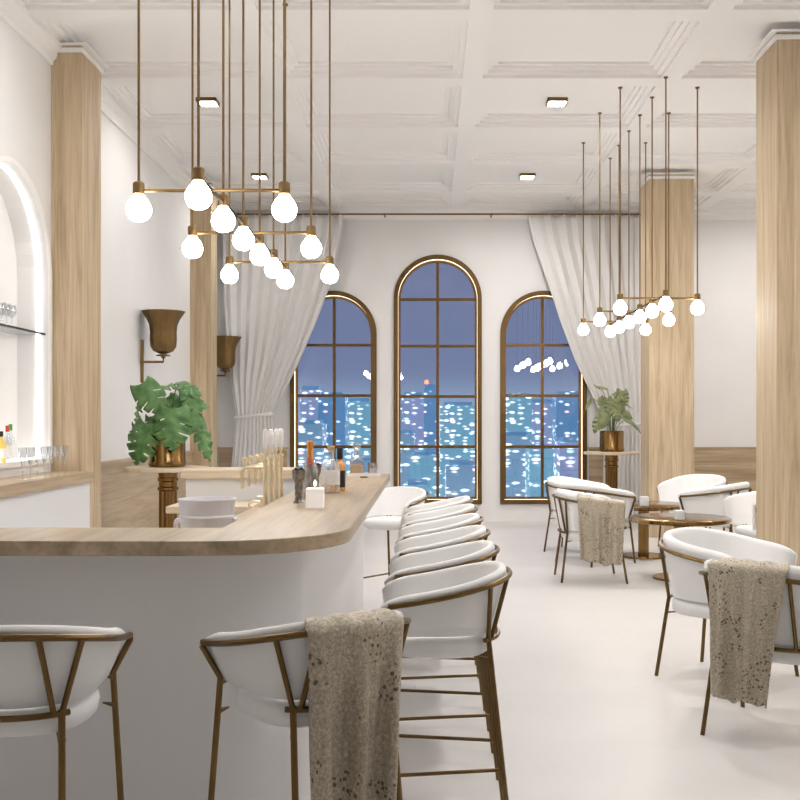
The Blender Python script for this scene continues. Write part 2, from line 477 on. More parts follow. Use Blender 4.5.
window('window_2', *WINS[1], 'tall brass framed arched window in the middle of the wall', [hz(298.5), hz(345.5), hz(396.3), hz(447)])
window('window_3', *WINS[2], 'brass framed arched window partly behind the right curtain', [hz(344.5), hz(395.5), hz(447)])

# niche: led and shelf
uc, hw, zb, zs = NICHE
def niche_band(o0, o1, w0, w1):
    A = arch_path(hw, zb, zs, o0); B = arch_path(hw, zb, zs, o1); n = len(A); vs = []; fs = []
    for (a, az), (b, bz) in zip(A, B):
        vs += [(XL-w0, uc+a, az), (XL-w0, uc+b, bz), (XL-w1, uc+b, bz), (XL-w1, uc+a, az)]
    for i in range(n):
        j = (i+1) % n
        for k in range(4): fs.append((i*4+k, j*4+k, j*4+(k+1) % 4, i*4+(k+1) % 4))
    return MB().add(vs, fs)
ns = niche_band(-.035, .004, -.02, .0).build('trim_8', 'trim'); tag(ns, 'white raised edge around the lit wall niche', 'moulding', kind='structure')
ns = niche_band(.002, .012, .06, .09).build('trim_9', 'niche'); tag(ns, 'white light strip running around the inside of the wall niche', 'led strip', kind='structure')
sh = empty('shelf', (XL-.125, uc, 2.07), 0, 'thin dark edged glass shelf inside the lit wall niche', 'shelf')
MB().box((-.113, -.715, -.012), (.10, .715, 0)).build('shelf_board', 'glass', sh)
MB().box((.10, -.715, -.014), (.106, .715, .002)).build('edge_strip', 'steel', sh)

# ------------------------------------------------------------------ downlights
for x, lbl in ((-2.105, 'left'), (1.20, 'right'), (4.47, 'far right')):
    for y in (3.6, 6.65, 9.95, 12.98):
        if x == -2.105 and y == 9.95: L = 'square recessed downlight above the pendant rods, nearer one over the bar side'
        elif x == -2.105 and y == 12.98: L = 'square recessed downlight over the bar side nearest the left curtain'
        elif x == 1.20 and y == 9.95: L = 'square recessed downlight in the coffer left of the right pendant rods'
        elif x == 1.20 and y == 12.98: L = 'small square recessed downlight nearest the window wall above the right window'
        else:
            L = 'square recessed downlight outside the picture, %s row, %.0f m from the viewer' % (lbl, abs(y))
        d = empty('downlight', (x, y, ZR), 0, L, 'downlight', 'square downlights in the coffers')
        mb = MB(); s, t = .095, .012
        for a, b in (((-s, -s), (s, -s+t)), ((-s, s-t), (s, s)), ((-s, -s), (-s+t, s)), ((s-t, -s), (s, s))):
            mb.box((*a, -.035), (*b, .001))
        mb.build('trim_frame', 'brass', d)
        MB().box((-s+t, -s+t, -.02), (s-t, s-t, -.002)).build('diffuser', 'down', d)
        la = bpy.data.lights.new('downlight_lamp', 'AREA'); la.energy = DOWN_W*(.42 if x < 0 else 1); la.size = .15; la.color = (1, .975, .95); la.spread = R(165)
        lo = bpy.data.objects.new('downlight_lamp', la); COL.objects.link(lo); lo.parent = d; lo.location = (0, 0, -.024)

# ------------------------------------------------------------------ bar
def rc(cx, cy, r, a0, a1, n=10): return [(cx+r*math.cos(R(a0+(a1-a0)*i/n)), cy+r*math.sin(R(a0+(a1-a0)*i/n))) for i in range(n+1)]
XE, YE = -.276, 3.24
poly = [(-2.2, YE)] + rc(XE-.42, YE+.42, .42, -90, 0, 40) + [(XE, 7.25), (-.72, 7.25), (-.72, 3.64), (-2.2, 3.64)]
bt = MB().prism(poly, .98, 1.027).build('worktop', 'top', bevel=.004)
tag(bt, 'long oak bar top with a rounded corner, bottles standing on it', 'bar top')
ox, oy = -.455, 3.44
body = [(-2.1, oy)] + rc(ox-.32, oy+.32, .32, -90, 0, 40) + [(ox, 7.18), (-.70, 7.18), (-.70, 3.62), (-2.1, 3.62)]
bb = MB().prism(body, 0, .98).build('bar_counter', 'lacquer')
tag(bb, 'white bar counter front with a rounded corner under the oak bar top', 'bar counter')

def unit(name, x0, y0, x1, y1, h, th, inset, label, cat='counter', mat='oakY'):
    r = empty(name, ((x0+x1)/2, (y0+y1)/2, 0), 0, label, cat)
    hx, hy = (x1-x0)/2, (y1-y0)/2
    l, b, rr, t = inset
    MB().box((-hx+l, -hy+b, 0), (hx-rr, hy-t, h-th)).build('cabinet_body', 'lacquer', r)
    MB().box((-hx, -hy, h-th), (hx, hy, h)).build('worktop', mat, r, bevel=.003)
    return r
unit('raised_counter', -1.735, 7.3, -.78, 7.75, 1.052, .06, (.03, .03, .03, .03), 'raised white counter with pale oak top across the far end of the bar', mat='oakP')
unit('low_counter', -1.725, 6.85, -1.16, 7.29, .835, .045, (.16, .05, .03, .01), 'low oak topped counter in front of the raised counter behind the bar', mat='oakP')
unit('work_counter', -1.15, 3.9, -.73, 6.80, .835, .045, (.03, .03, .01, .03), 'low working counter behind the bar carrying beer taps and ice bucket')
unit('back_counter', XL+.002, 3.6, -2.62, 8.19, 1.0, .08, (.0, .03, .03, .012), 'white back bar counter with oak top below the lit niche', mat='oakY')

# ------------------------------------------------------------------ seats
def resample(P, n):
    P = [Vector(p) for p in P]; L = [0]
    for a, b in zip(P[:-1], P[1:]): L.append(L[-1]+(b-a).length)
    out = []; j = 0
    for i in range(n):
        t = L[-1]*i/(n-1)
        while j < len(L)-2 and L[j+1] < t: j += 1
        k = (t-L[j])/max(1e-9, L[j+1]-L[j]); out.append(P[j].lerp(P[j+1], k))
    return out
def ucurve(a, b, yf, n=57, flare=0.0, ex=2.35):
    P = [(-a-flare, yf, 0), (-a, 0, 0)]
    m = 60
    for i in range(1, m):
        t = PI*i/m
        cx, sy = math.cos(t), math.sin(t)
        P.append((-a*math.copysign(abs(cx)**(2/ex), cx), -b*abs(sy)**(2/ex), 0))
    P += [(a, 0, 0), (a+flare, yf, 0)]
    return resample(P, n)
class Spec: pass
def spec(**k):
    s = Spec(); s.__dict__.update(k)
    s.top = ucurve(s.at, s.bt, s.yf+.03, flare=.0)
    s.bot = ucurve(s.ab, s.bb, s.yfb+.035)
    s.nrm = []
    for i in range(57):
        a = s.top[max(0, i-1)]; b = s.top[min(56, i+1)]; t = (b-a).normalized()
        s.nrm.append(Vector((t.y, -t.x, 0)))       # path runs left arm -> back -> right arm, outward normal
    if s.nrm[28].y > 0: s.nrm = [-n for n in s.nrm]
    s.zt = [s.tube_arm+(s.tube_back-s.tube_arm)*min(1, max(0, (s.yf-p.y)/(s.yf+s.bt)))**1.3 for p in s.top]
    return s
STOOL = spec(rail=.675, slo=.615, shi=.69, tube_back=.88, tube_arm=.80, at=.24, bt=.232, yf=.18, ab=.198, bb=.185, yfb=.16,
             rx=.152, rf=(.165, -.232), ff=(.232, .215), pad=.026, th=.032, r=.009, rung=.25)
CHAIR = spec(rail=.425, slo=.355, shi=.44, tube_back=.73, tube_arm=.65, at=.325, bt=.31, yf=.235, ab=.285, bb=.255, yfb=.215,
             rx=.20, rf=(.235, -.275), ff=(.30, .275), pad=.062, th=.056, r=.0105, rung=None)

def build_seat(name, s, label, cat, group):
    root = empty(name, (0, 0, 0), 0, label, cat, group)
    N = 57
    # upholstered back shell
    rings = []
    for i in range(N):
        e = min(i, N-1-i)
        k = 1 if e >= 5 else max(.12, math.sqrt(1-((5-e)/5.0)**2))
        pt, pb, n = s.top[i], s.bot[i], s.nrm[i]
        zt = s.zt[i]+s.pad - (1-k)*.05; zb = s.shi+.004
        th = s.th*(.35+.65*k)
        lean = (pt-pb)
        def at(u, w):
            z = zb+(zt-zb)*u
            return Vector((pb.x+lean.x*min(1, u*1.0), pb.y+lean.y*min(1, u), z))-n*w
        hh = zt-zb; cr_ = th/2
        ring = [at(.0, .004), at(.3, 0), at(.6, 0), at(1-cr_*1.1/hh, 0)]
        for q in range(1, 6):
            a = PI*q/6
            c0 = at(1-cr_*1.1/hh, cr_)
            ring.append(c0 + n*(cr_*math.cos(a)) + Vector((0, 0, cr_*1.1*math.sin(a))))
        ring += [at(1-cr_*1.1/hh, th), at(.6, th*1.05), at(.3, th*1.05), at(0, th*.95)]
        rings.append(ring)
    MB().rings(rings, True, True).build('backrest', 'fabric', root, angle=75)
    # seat cushion
    out = []
    m = 40; ax = s.ab-.008; y0 = -s.bb+.012; y1 = s.yfb+.03
    for k in range(m):
        a = 2*PI*k/m; c_, s_ = math.cos(a), math.sin(a)
        out.append(Vector((ax*math.copysign(abs(c_)**(2/2.7), c_), (y0+y1)/2+(y1-y0)/2*math.copysign(abs(s_)**(2/2.7), s_), 0)))
    cen = Vector((0, (y0+y1)/2, 0)); rings = []
    H = s.shi-s.slo
    for ins, z in ((.10, s.slo), (.02, s.slo+.003), (.004, s.slo+.014), (0, s.slo+H*.5), (.004, s.shi-.018), (.018, s.shi-.005), (.05, s.shi), (.13, s.shi+.004)):
        rings.append([cen+(p-cen)*(1-ins/ax)+Vector((0, 0, z)) for p in out])
    MB().rings(rings, True, True).build('seat', 'fabric', root, angle=60)
    # rim tube
    tube = [s.top[i]+s.nrm[i]*(s.r*.8)+Vector((0, 0, s.zt[i])) for i in range(N) if s.top[i].y < s.yf+.004]
    MB().tube(tube, s.r, 8).build('rim_tube', 'brass', root)
    # rail
    rl = [p+s.nrm[i]*.014+Vector((0, 0, s.rail)) for i, p in enumerate(s.bot) if abs(p.x) <= s.rx+.004 and p.y < -.04]
    MB().tube(rl, s.r*.9, 8).build('back_rail', 'brass', root)
    def on_tube(x):
        c = [p for p in tube if p.y < 0]; return min(c, key=lambda p: abs(p.x-x))
    def on_rail(x): return min(rl, key=lambda p: abs(p.x-x))
    for sg in (-1, 1):
        a = on_rail(sg*s.rx)
        MB().tube([a, on_tube(sg*(s.rx+.042))], s.r*.85, 8).build('strut', 'brass', root)
        MB().tube([on_rail(sg*(s.rx-.03)), on_tube(sg*(s.rx-.045))], s.r*.85, 8).build('strut', 'brass', root)
        MB().tube([a+Vector((0, 0, .01)), Vector((sg*s.rf[0], s.rf[1], 0))], s.r, 8).build('leg', 'brass', root)
        end = tube[0] if sg < 0 else tube[-1]
        knee = Vector((sg*(s.ab+.006), s.yfb-.01, s.shi+.012)); foot = Vector((sg*s.ff[0], s.ff[1], 0))
        MB().tube([end+Vector((0, -.012, .002)), end+Vector((0, .004, -.012)), knee, foot], s.r, 8).build('leg', 'brass', root)
        if s.rung:
            k1 = 1-s.rung/(s.rail+.01); k2 = 1-s.rung/knee.z
            p = a.lerp(Vector((sg*s.rf[0], s.rf[1], 0)), k1); q = knee.lerp(foot, k2)
            p.z = q.z = s.rung
            MB().tube([p, q], s.r*.72, 8).build('footrest', 'brass', root)
    # short brackets tying the legs to the seat cushion
    BF = [(0, 1, 2), (5, 4, 3), (0, 3, 4, 1), (1, 4, 5, 2), (2, 5, 3, 0)]
    for sg in (-1, 1):
        knee = Vector((sg*(s.ab+.006), s.yfb-.01, s.shi+.012)); foot = Vector((sg*s.ff[0], s.ff[1], 0))
        for z in (s.slo-.004, s.shi):
            p = knee.lerp(foot, 1-z/knee.z)
            MB().add([p+Vector((0, -.012, .004)), p+Vector((0, .012, .004)), p+Vector((-sg*.034, 0, .007)), p+Vector((0, -.012, -.006)), p+Vector((0, .012, -.006)), p+Vector((-sg*.034, 0, .003))], BF).build('seat_bracket', 'brass', root)
        ra = on_rail(sg*s.rx); z = s.slo-.004; p = ra.lerp(Vector((sg*s.rf[0], s.rf[1], 0)), 1-z/s.rail)
        MB().add([p+Vector((-.01, 0, .004)), p+Vector((.01, 0, .004)), p+Vector((-sg*.03, .06, .008)), p+Vector((-.01, 0, -.006)), p+Vector((.01, 0, -.006)), p+Vector((-sg*.03, .06, .003))], BF).build('seat_bracket', 'brass', root)
    return root

stool = build_seat('bar_stool', STOOL, 'white bar stool at the left edge, facing the bar front, no throw', 'bar stool', 'bar stools along the counter')
stool.location = (-1.068, 2.74, 0); stool.rotation_euler = (0, 0, R(5))
throw_stool_pos = ((-.315, 2.84, 0), R(35))
dup(stool, *throw_stool_pos, 'white bar stool at the rounded bar corner under the beige throw')
ords = ['nearest in the row along the bar side, beside the throw', 'second in the row along the right side of the bar', 'third in the row along the right side of the bar',
        'fourth in the row along the right side of the bar', 'fifth in the row along the right side of the bar', 'sixth and farthest of the parallel row beside the bar']
for i in range(6):
    dup(stool, (.034, 3.61+.64*i, 0), R(90), 'white bar stool, '+ords[i])
dup(stool, (-.27, 7.62, 0), R(150), 'white bar stool at the far bar end, turned to face the viewer')

chair = build_seat('armchair', CHAIR, 'white armchair in front right with the beige throw over its back', 'armchair', 'white armchairs around the brass tables')
def place(o, x, y, fx, fy): o.location = (x, y, 0); o.rotation_euler = (0, 0, math.atan2(-fx, fy))
NP = (1.57, 4.72, .66, .75); place(chair, *NP)
def pc(x, y, fx, fy, label): return dup(chair, (x, y, 0), math.atan2(-fx, fy), label)
pc(1.60, 5.72, .70, -.71, 'white armchair directly behind the throw covered one at the front right')
BP = (1.405, 9.26, 1, .01)
pc(*BP, 'white armchair with the beige throw over its arm, left of the far tables')
pc(1.60, 10.32, .78, .63, 'white armchair behind the one with the throw over its arm, back to the viewer')
pc(1.57, 11.22, .86, -.5, 'white armchair nearest the right window, mostly behind two others')
pc(2.93, 11.6, -.66, -.75, 'white armchair in front of the far oak column, open side to the viewer')
pc(2.85, 10.45, -.8, .6, 'white armchair seen side on, right of the farther brass table')
pc(3.02, 9.42, -1, -.12, 'white armchair half hidden behind the front oak column')

# throws
def throw(name, s, pos, rz, i0, i1, zb, din, label, taper=.85, seed=1, group='beige sequinned throws', skew=0, slide=0):
    rnd = random.Random(seed)
    cols = 34; mb = MB(); grid = []
    drop_rows = 26
    mid = (i0+i1)/2
    ph = rnd.random()*6
    c_t = None
    pts = []
    for c in range(cols):
        t = i0+(i1-i0)*c/(cols-1); k = int(min(55, math.floor(t))); fr = t-k
        p = s.top[k].lerp(s.top[k+1], fr); n = s.nrm[k].lerp(s.nrm[k+1], fr).normalized(); zt = s.zt[k]*(1-fr)+s.zt[k+1]*fr+s.pad
        pts.append((p, n, zt))
    cen = sum((p for p, _, _ in pts), Vector())/cols
    tv = (pts[-1][0]-pts[0][0]).normalized(); nm = sum((n for _, n, _ in pts), Vector()).normalized()
    outmost = max((p+n*.03).dot(nm) for p, n, _ in pts)
    for c, (p, n, zt) in enumerate(pts):
        u = c/(cols-1)
        col = []
        win = -(s.th+.014)
        for q in range(5): col.append(p+n*win+Vector((0, 0, zt-din*(1-q/4.5)-.012)))
        for q in range(1, 7):
            a = PI*q/7; wmid = (win+.026)/2; rad = (.026-win)/2
            col.append(p+n*(wmid-rad*math.cos(a))+Vector((0, 0, zt-.014+.018*math.sin(a)+.003*math.sin(u*23+ph))))
        edge = zb+.02*math.sin(u*5+ph)+.012*math.sin(u*17+ph)+skew*(u-.5)
        z0 = zt-.018
        for q in range(drop_rows):
            v = q/(drop_rows-1); z = z0+(edge-z0)*v
            base = p+n*.03
            # relax from the curved rim towards a flat hang
            d = base.dot(nm); base = base+nm*((outmost-d)*min(1, v*1.5)*.75)
            off = (base-cen).dot(tv); base = base-tv*off*(1-taper)*(v**.7)+tv*slide*v
            amp = .022*min(1, v*2.2)
            wv = amp*(math.sin(u*15+ph+v*.8)+.55*math.sin(u*31+2*ph-v))
            base = base+nm*(max(-.018, wv)+.014)
            col.append(Vector((base.x, base.y, z)))
        grid.append(col)
    m = len(grid[0]); vs = [p for c in grid for p in c]; fs = []
    for c in range(cols-1):
        for r_ in range(m-1):
            fs.append((c*m+r_, (c+1)*m+r_, (c+1)*m+r_+1, c*m+r_+1))
    mb.add(vs, fs, True)
    o = mb.build(name, 'throw', None, solid=.006, angle=180)
    o.location = pos; o.rotation_euler = (0, 0, rz)
    tag(o, label, 'throw', group)
throw('throw_blanket', STOOL, *throw_stool_pos, 21.4, 33.4, .26, .15, 'beige sequinned throw hanging over the bar stool at the bar corner', .76, 2, slide=-.025)
throw('throw_blanket', CHAIR, (NP[0], NP[1], 0), math.atan2(-NP[2], NP[3]), 21.5, 34, .20, .15, 'beige sequinned throw over the front right armchair', .72, 5, skew=-.06, slide=-.03)
throw('throw_blanket', CHAIR, (BP[0], BP[1], 0), math.atan2(-BP[2], BP[3]), 41, 55.5, .19, .12, 'beige sequinned throw over the arm of a chair beside the far brass tables', .86, 8)

# ------------------------------------------------------------------ brass tables and candles
def table(x, y, label):
    r = empty('round_table', (x, y, 0), 0, label, 'table', 'round brass tables')
    MB().lathe([(.0, .503), (.43, .503), (.44, .51), (.44, .538), (.435, .542), (0, .542)], 48).build('tabletop', 'brassT', r)
    MB().lathe([(.055, .018), (.055, .503)], 28).build('pedestal', 'brassT', r)
    MB().lathe([(0, 0), (.24, 0), (.24, .012), (.235, .018), (0, .018)], 40).build('base', 'brassT', r)
    return r
table(2.19, 10.77, 'round brass pedestal table between the far armchairs, nearer the window')
table(2.21, 9.28, 'round brass pedestal table just behind the front right armchairs')
table(2.36, 5.35, 'round brass pedestal table beside the front right armchairs, out of view')
def cube_candle(x, y, z, s, h, label, rz=0, flame=True):
    r = empty('candle', (x, y, z), rz, label, 'candle', 'square white candles')
    MB().box((-s/2, -s/2, 0), (s/2, s/2, h)).build('wax', 'lit_wax' if flame else 'candle', r, bevel=.005)
    MB().tube([(0, 0, h-.002), (.001, 0, h+.012)], .0015, 6).build('wick', 'black', r)
    if flame: MB().lathe([(.0001, 0), (.004, .006), (.005, .011), (.003, .02), (.0001, .028)], 10, (0, 0, h+.006)).build('flame', 'flame', r)
cube_candle(2.145, 10.52, .542, .082, .092, 'square white candle on the farther brass table', flame=False)
cube_candle(2.149, 9.05, .542, .078, .08, 'square white candle on the nearer brass table', flame=False)
cube_candle(-.487, 4.45, 1.027, .076, .085, 'square white lit candle on the oak bar top', R(4))

# ------------------------------------------------------------------ pendant chandeliers
def bulb_mesh():
    return MB().lathe([(.0001, -.142), (.022, -.139), (.042, -.128), (.055, -.108), (.0595, -.087), (.056, -.066), (.044, -.045), (.030, -.028), (.022, -.012), (.020, 0)], 20)
def chandelier(x, y, zb, p, half, label):
    r = empty('pendant_light', (x, y, zb), 0, label, 'pendant light')
    MB().tube([(0, 0, 0), (0, 5*p, 0)], .0095, 8).build('spine_bar', 'spine', r)
    pos = [(0, i*p) for i in range(6)]
    for k in (0, 2, 4):
        yy = (k+.5)*p
        MB().tube([(-half, yy, .0), (half, yy, .0)], .0085, 8).build('cross_bar', 'brassL', r)
        pos += [(-half, yy), (half, yy)]
    for (a, b) in pos:
        so = MB().lathe([(.004, .042), (.018, .040), (.026, .034), (.027, .026), (.027, -.017), (.024, -.02), (.0, -.02)], 20, (a, b, 0)).build('socket', 'brassL', r)
        MB().lathe([(c[0], c[1]) for c in [(.0001, -.142), (.022, -.139), (.042, -.128), (.055, -.108), (.0595, -.087), (.056, -.066), (.044, -.045), (.030, -.028), (.022, -.014), (.0215, -.0205+.006)]], 16, (a, b, -.004)).build('bulb', 'bulb', so)
        top = ceil_z(x+a, y+b)-zb
        rod = MB().tube([(a, b, .04), (a, b, top)], .0062, 8).build('rod', 'brassL', r)
        MB().lathe([(.0001, -.012), (.016, -.012), (.02, -.004), (.02, .001)], 16, (a, b, top)).build('ceiling_cap', 'brassL', rod)
    return r
chandelier(-1.02, 4.626, 2.472, .555, .34, 'twelve bulb brass pendant light hanging over the bar')
chandelier(2.015, 8.97, 2.472, .555, .34, 'twelve bulb brass pendant light hanging over the armchairs and brass tables')

# ------------------------------------------------------------------ sconces
def sconce(x, y, label):
    r = empty('wall_sconce', (x, y, 2.08), 0, label, 'wall lamp', 'brass wall sconces')
    cup = [(.0, .0), (.05, .002), (.10, .025), (.128, .07), (.135, .14), (.133, .22), (.14, .29), (.165, .35), (.215, .425), (.219, .432), (.212, .432)]
    inner = [(.16, .355), (.132, .29), (.125, .22), (.126, .14), (.118, .075), (.09, .035), (.0, .015)]
    # fluted bell
    mb = MB(); n = 72; rings = []
    for q, (rad, z) in enumerate(cup+inner):
        rings.append([Vector(((rad*(1+.012*math.cos(18*2*PI*k/n)*min(1, rad/.1)))*math.cos(2*PI*k/n), rad*(1+.012*math.cos(18*2*PI*k/n)*min(1, rad/.1))*math.sin(2*PI*k/n), z)) for k in range(n)])
    mb.rings(rings, True, False)
    mb.build('shade', 'brassL', r)
    MB().lathe([(.022, -.045), (.022, -.03), (.07, -.026), (.072, -.014), (.03, -.008), (.03, .006)], 24).build('cup_base', 'brassL', r)
    wx = XL-x
    MB().tube([(0, 0, -.04), (0, 0, -.085), (wx+.02, 0, -.085)], .013, 8).build('arm', 'brassL', r)
    pl = []
    for z, h in ((-.30, .004), (-.285, .022), (-.12, .028), (-.085, .042), (-.05, .028), (.12, .022), (.14, .004)):
        pl.append([Vector((wx+.001, -h, z)), Vector((wx+.001, h, z)), Vector((wx+.024, h*.7, z)), Vector((wx+.03, 0, z)), Vector((wx+.024, -h*.7, z))])
    MB().rings(pl, False).build('wall_plate', 'brassL', r)
    MB().lathe([(.0001, .12), (.04, .14), (.05, .18), (.04, .22), (.0001, .24)], 16, (0, 0, 0)).build('bulb', 'sconceb', r)
sconce(-2.73, 10.75, 'brass bell shaped wall sconce between the oak pilasters above the monstera')
sconce(-2.74, 14.05, 'brass bell shaped wall sconce beside the left curtain, half behind a pilaster')

# ------------------------------------------------------------------ curtains
def interp(tab, z):
    if z >= tab[0][0]: return tab[0][1]
    for (z0, v0), (z1, v1) in zip(tab[:-1], tab[1:]):
        if z1 <= z <= z0:
            t = (z0-z)/(z0-z1); return v0+(v1-v0)*t
    return tab[-1][1]
G = 1050/14.32
pz = lambda y: 1.4+(420-y)/G
px = lambda x: (x-430)/G
def curtain(name, y, Ltab, Rtab, folds, label, tie_z, tie_label, seed):
    rnd = random.Random(seed)
    r = empty(name, ((Ltab[0][1]+Rtab[0][1])/2, y, 0), 0, label, 'curtain')
    ox_ = r.location.x
    cols = 170; rows = 70; ztop = 4.19; vs = []; fs = []
    phs = [rnd.uniform(.75, 1.25) for _ in range(folds)]
    tot = sum(phs); edges = [0]
    for p in phs: edges.append(edges[-1]+p/tot)
    amps = [rnd.uniform(.7, 1.2) for _ in range(folds)]
    for j in range(rows+1):
        z = ztop*(1-j/rows)+.012*(j/rows)
        l, rr = interp(Ltab, z), interp(Rtab, z)
        w_ = rr-l
        for i in range(cols+1):
            u = i/cols
            k = max(q for q in range(folds) if edges[q] <= u+1e-9)
            f_ = (u-edges[k])/(edges[k+1]-edges[k])
            wid = w_/folds
            amp = min(.062, .26*wid+.012)*amps[k]
            prof = math.sin(2*PI*f_)
            prof = math.copysign(abs(prof)**.8, prof)
            x = l+w_*u + .18*wid*math.sin(4*PI*f_)
            yy = amp*prof
            if abs(z-tie_z) < .35:
                yy *= .55+.45*abs(z-tie_z)/.35
            vs.append((x-ox_, yy, z))
    for j in range(rows):
        for i in range(cols):
            a = j*(cols+1)+i
            fs.append((a, a+1, a+cols+2, a+cols+1))
    MB().add(vs, fs, True).build('drape', 'curtain', r, solid=.006, angle=180)
    l, rr = interp(Ltab, tie_z), interp(Rtab, tie_z)
    pts = []
    for k in range(28):
        a = 2*PI*k/28
        pts.append(((l+rr)/2-ox_+((rr-l)/2+.02)*math.cos(a), .085*math.sin(a), tie_z+.03*math.cos(a)))
    mb = MB(); r0 = [Vector(p)+Vector((0, 0, .022)) for p in pts]; r1 = [Vector(p)-Vector((0, 0, .022)) for p in pts]
    mb.rings([r0, r1], True, False); mb.build('tieback', 'curtain', r, solid=.008)
    return r
curtain('curtain', 14.32, [(4.25, px(222)), (pz(300), px(224)), (pz(380), px(230)), (pz(416), px(236)), (pz(470), px(231)), (0, px(228))],
        [(4.25, px(344)), (pz(240), px(341)), (pz(285), px(330)), (pz(320), px(317)), (pz(360), px(300)), (pz(395), px(283)), (pz(416), px(272)), (pz(440), px(274)), (0, px(277))],
        10, 'pale grey curtain tied back at the left of the windows', pz(416), '', 3)
curtain('curtain', 14.32, [(4.25, px(527)), (pz(240), px(533)), (pz(280), px(547)), (pz(320), px(560)), (pz(360), px(575)), (pz(395), px(592)), (pz(425), px(606)), (pz(450), px(604)), (0, px(602))],
        [(4.25, px(668)), (pz(425), px(648)), (0, px(650))],
        11, 'pale grey curtain tied back at the right of the windows behind the potted plant', pz(425), '', 7)
r = empty('curtain_rod', (0, 14.32, 4.207), 0, 'thin brass curtain rod running across the top of the window wall', 'curtain rod')
MB().tube([(XL+.02, 0, 0), (3.5, 0, 0)], .012, 8).build('rod', 'brass', r)
for x in (XL+.1, -.62, .84, 3.4):
    MB().box((x-.012, -.012, -.012), (x+.012, YB-14.32-.05, .012)).build('bracket', 'brass', r)

# ------------------------------------------------------------------ potted plants
def plant_stand(x, y, label):
    r = empty('plant_stand', (x, y, 0), 0, label, 'plant stand', 'round plant stands')
    MB().lathe([(0, .955), (.355, .955), (.362, .962), (.362, .984), (.355, .99), (0, .99)], 48).build('stand_top', 'oakP', r)
    mb = MB(); n = 48; rings = []
    for z in (.04, .8):
        rings.append([Vector((.074*(1+.07*math.cos(12*2*PI*k/n))*math.cos(2*PI*k/n), .074*(1+.07*math.cos(12*2*PI*k/n))*math.sin(2*PI*k/n), z)) for k in range(n)])
    mb.rings(rings, True)
    mb.lathe([(.078, .78), (.09, .79), (.09, .81), (.078, .82), (.078, .86), (.088, .87), (.088, .895), (.08, .9), (.085, .955)], 32)
    mb.build('pedestal', 'brassT', r)
    MB().lathe([(0, 0), (.2, 0), (.2, .02), (.14, .04), (0, .04)], 40).build('base', 'brassT', r)
plant_stand(-2.296, 9.2, 'round oak topped brass pedestal stand under the monstera on the left')
plant_stand(2.35, 13.6, 'round oak topped brass pedestal stand in front of the right curtain')

def leaf(mb, base, d, nrm, length, width, droop=.35, notch=True, seed=0, lobes=5):
    """split heart leaf; base point, direction d towards the tip, upper side normal nrm"""
    rnd = random.Random(seed)
    d = Vector(d).normalized(); nrm = Vector(nrm); nrm = (nrm-d*nrm.dot(d)).normalized(); side = d.cross(nrm).normalized()
    Nn = 72; K = 4
    for sg in (-1, 1):
        vs = []; fs = []
        ph = rnd.uniform(-.08, .08)
        for i in range(Nn+1):
            t = i/Nn
            W = width/2*(math.sin(PI*min(1, t*.93+.07)**.62))**.8*(1 if t < .97 else .8)
            if t >= .999: W = .002
            cut = 1
            if notch:
                s_ = (t*1.05+ph)*lobes
                fr = abs((s_ % 1)-.5)*2
                if .14 < t < .95:
                    q_ = min(1, max(0, (fr-.70)/.18)); cut = 1-.62*q_*q_*(3-2*q_)
            for k in range(K+1):
                u = k/K*cut; w = W*u
                along = t*length - length*.16*(1-t)*0 + .30*w*(1 if t > .15 else (t/.15)) - (.16*length*u*u*(1-min(1, t/.18)))
                z = -droop*length*(along/length)**2*.8 - .10*w - .12*w*w/max(.02, width)*2 + .012*math.sin(s_*6.28 if notch else 0)*u
                vs.append(Vector(base)+d*along+side*(sg*w)+nrm*z)
        for i in range(Nn):
            for k in range(K):
                a = i*(K+1)+k
                fs.append((a, a+1, a+K+2, a+K+1))
        mb.add(vs, fs, True)
def bez(a, b, c, n=10):
    a, b, c = Vector(a), Vector(b), Vector(c)
    return [a*(1-t)**2+b*2*t*(1-t)+c*t*t for t in [i/n for i in range(n+1)]]
def pot(parent, r0, r1, h):
    MB().lathe([(0, 0), (r1*.92, 0), (r1, .012), (r1*1.01, .05), (r1*.985, .06), (r0, h-.01), (r0, h), (r0-.012, h), (r0-.014, h-.03), (0, h-.03)], 40).build('pot', 'brassT', parent)
    MB().lathe([(0, h-.032), (r0-.014, h-.032), (r0*.5, h-.018), (0, h-.014)], 24).build('soil', 'soil', parent)

g1 = 1050/9.2
PX, PY = (167.3-430)/g1, 9.2
pl = empty('potted_monstera', (PX, PY, .991), 0, 'monstera with big split green leaves in a brass pot left behind the bar', 'potted plant')
pot(pl, .155, .16, .27)
fol, stm = MB(), MB()
def lp(ix, iy, dy=0): return Vector(((ix-430)/g1-PX, dy, 1.4+(420-iy)/g1-.99))
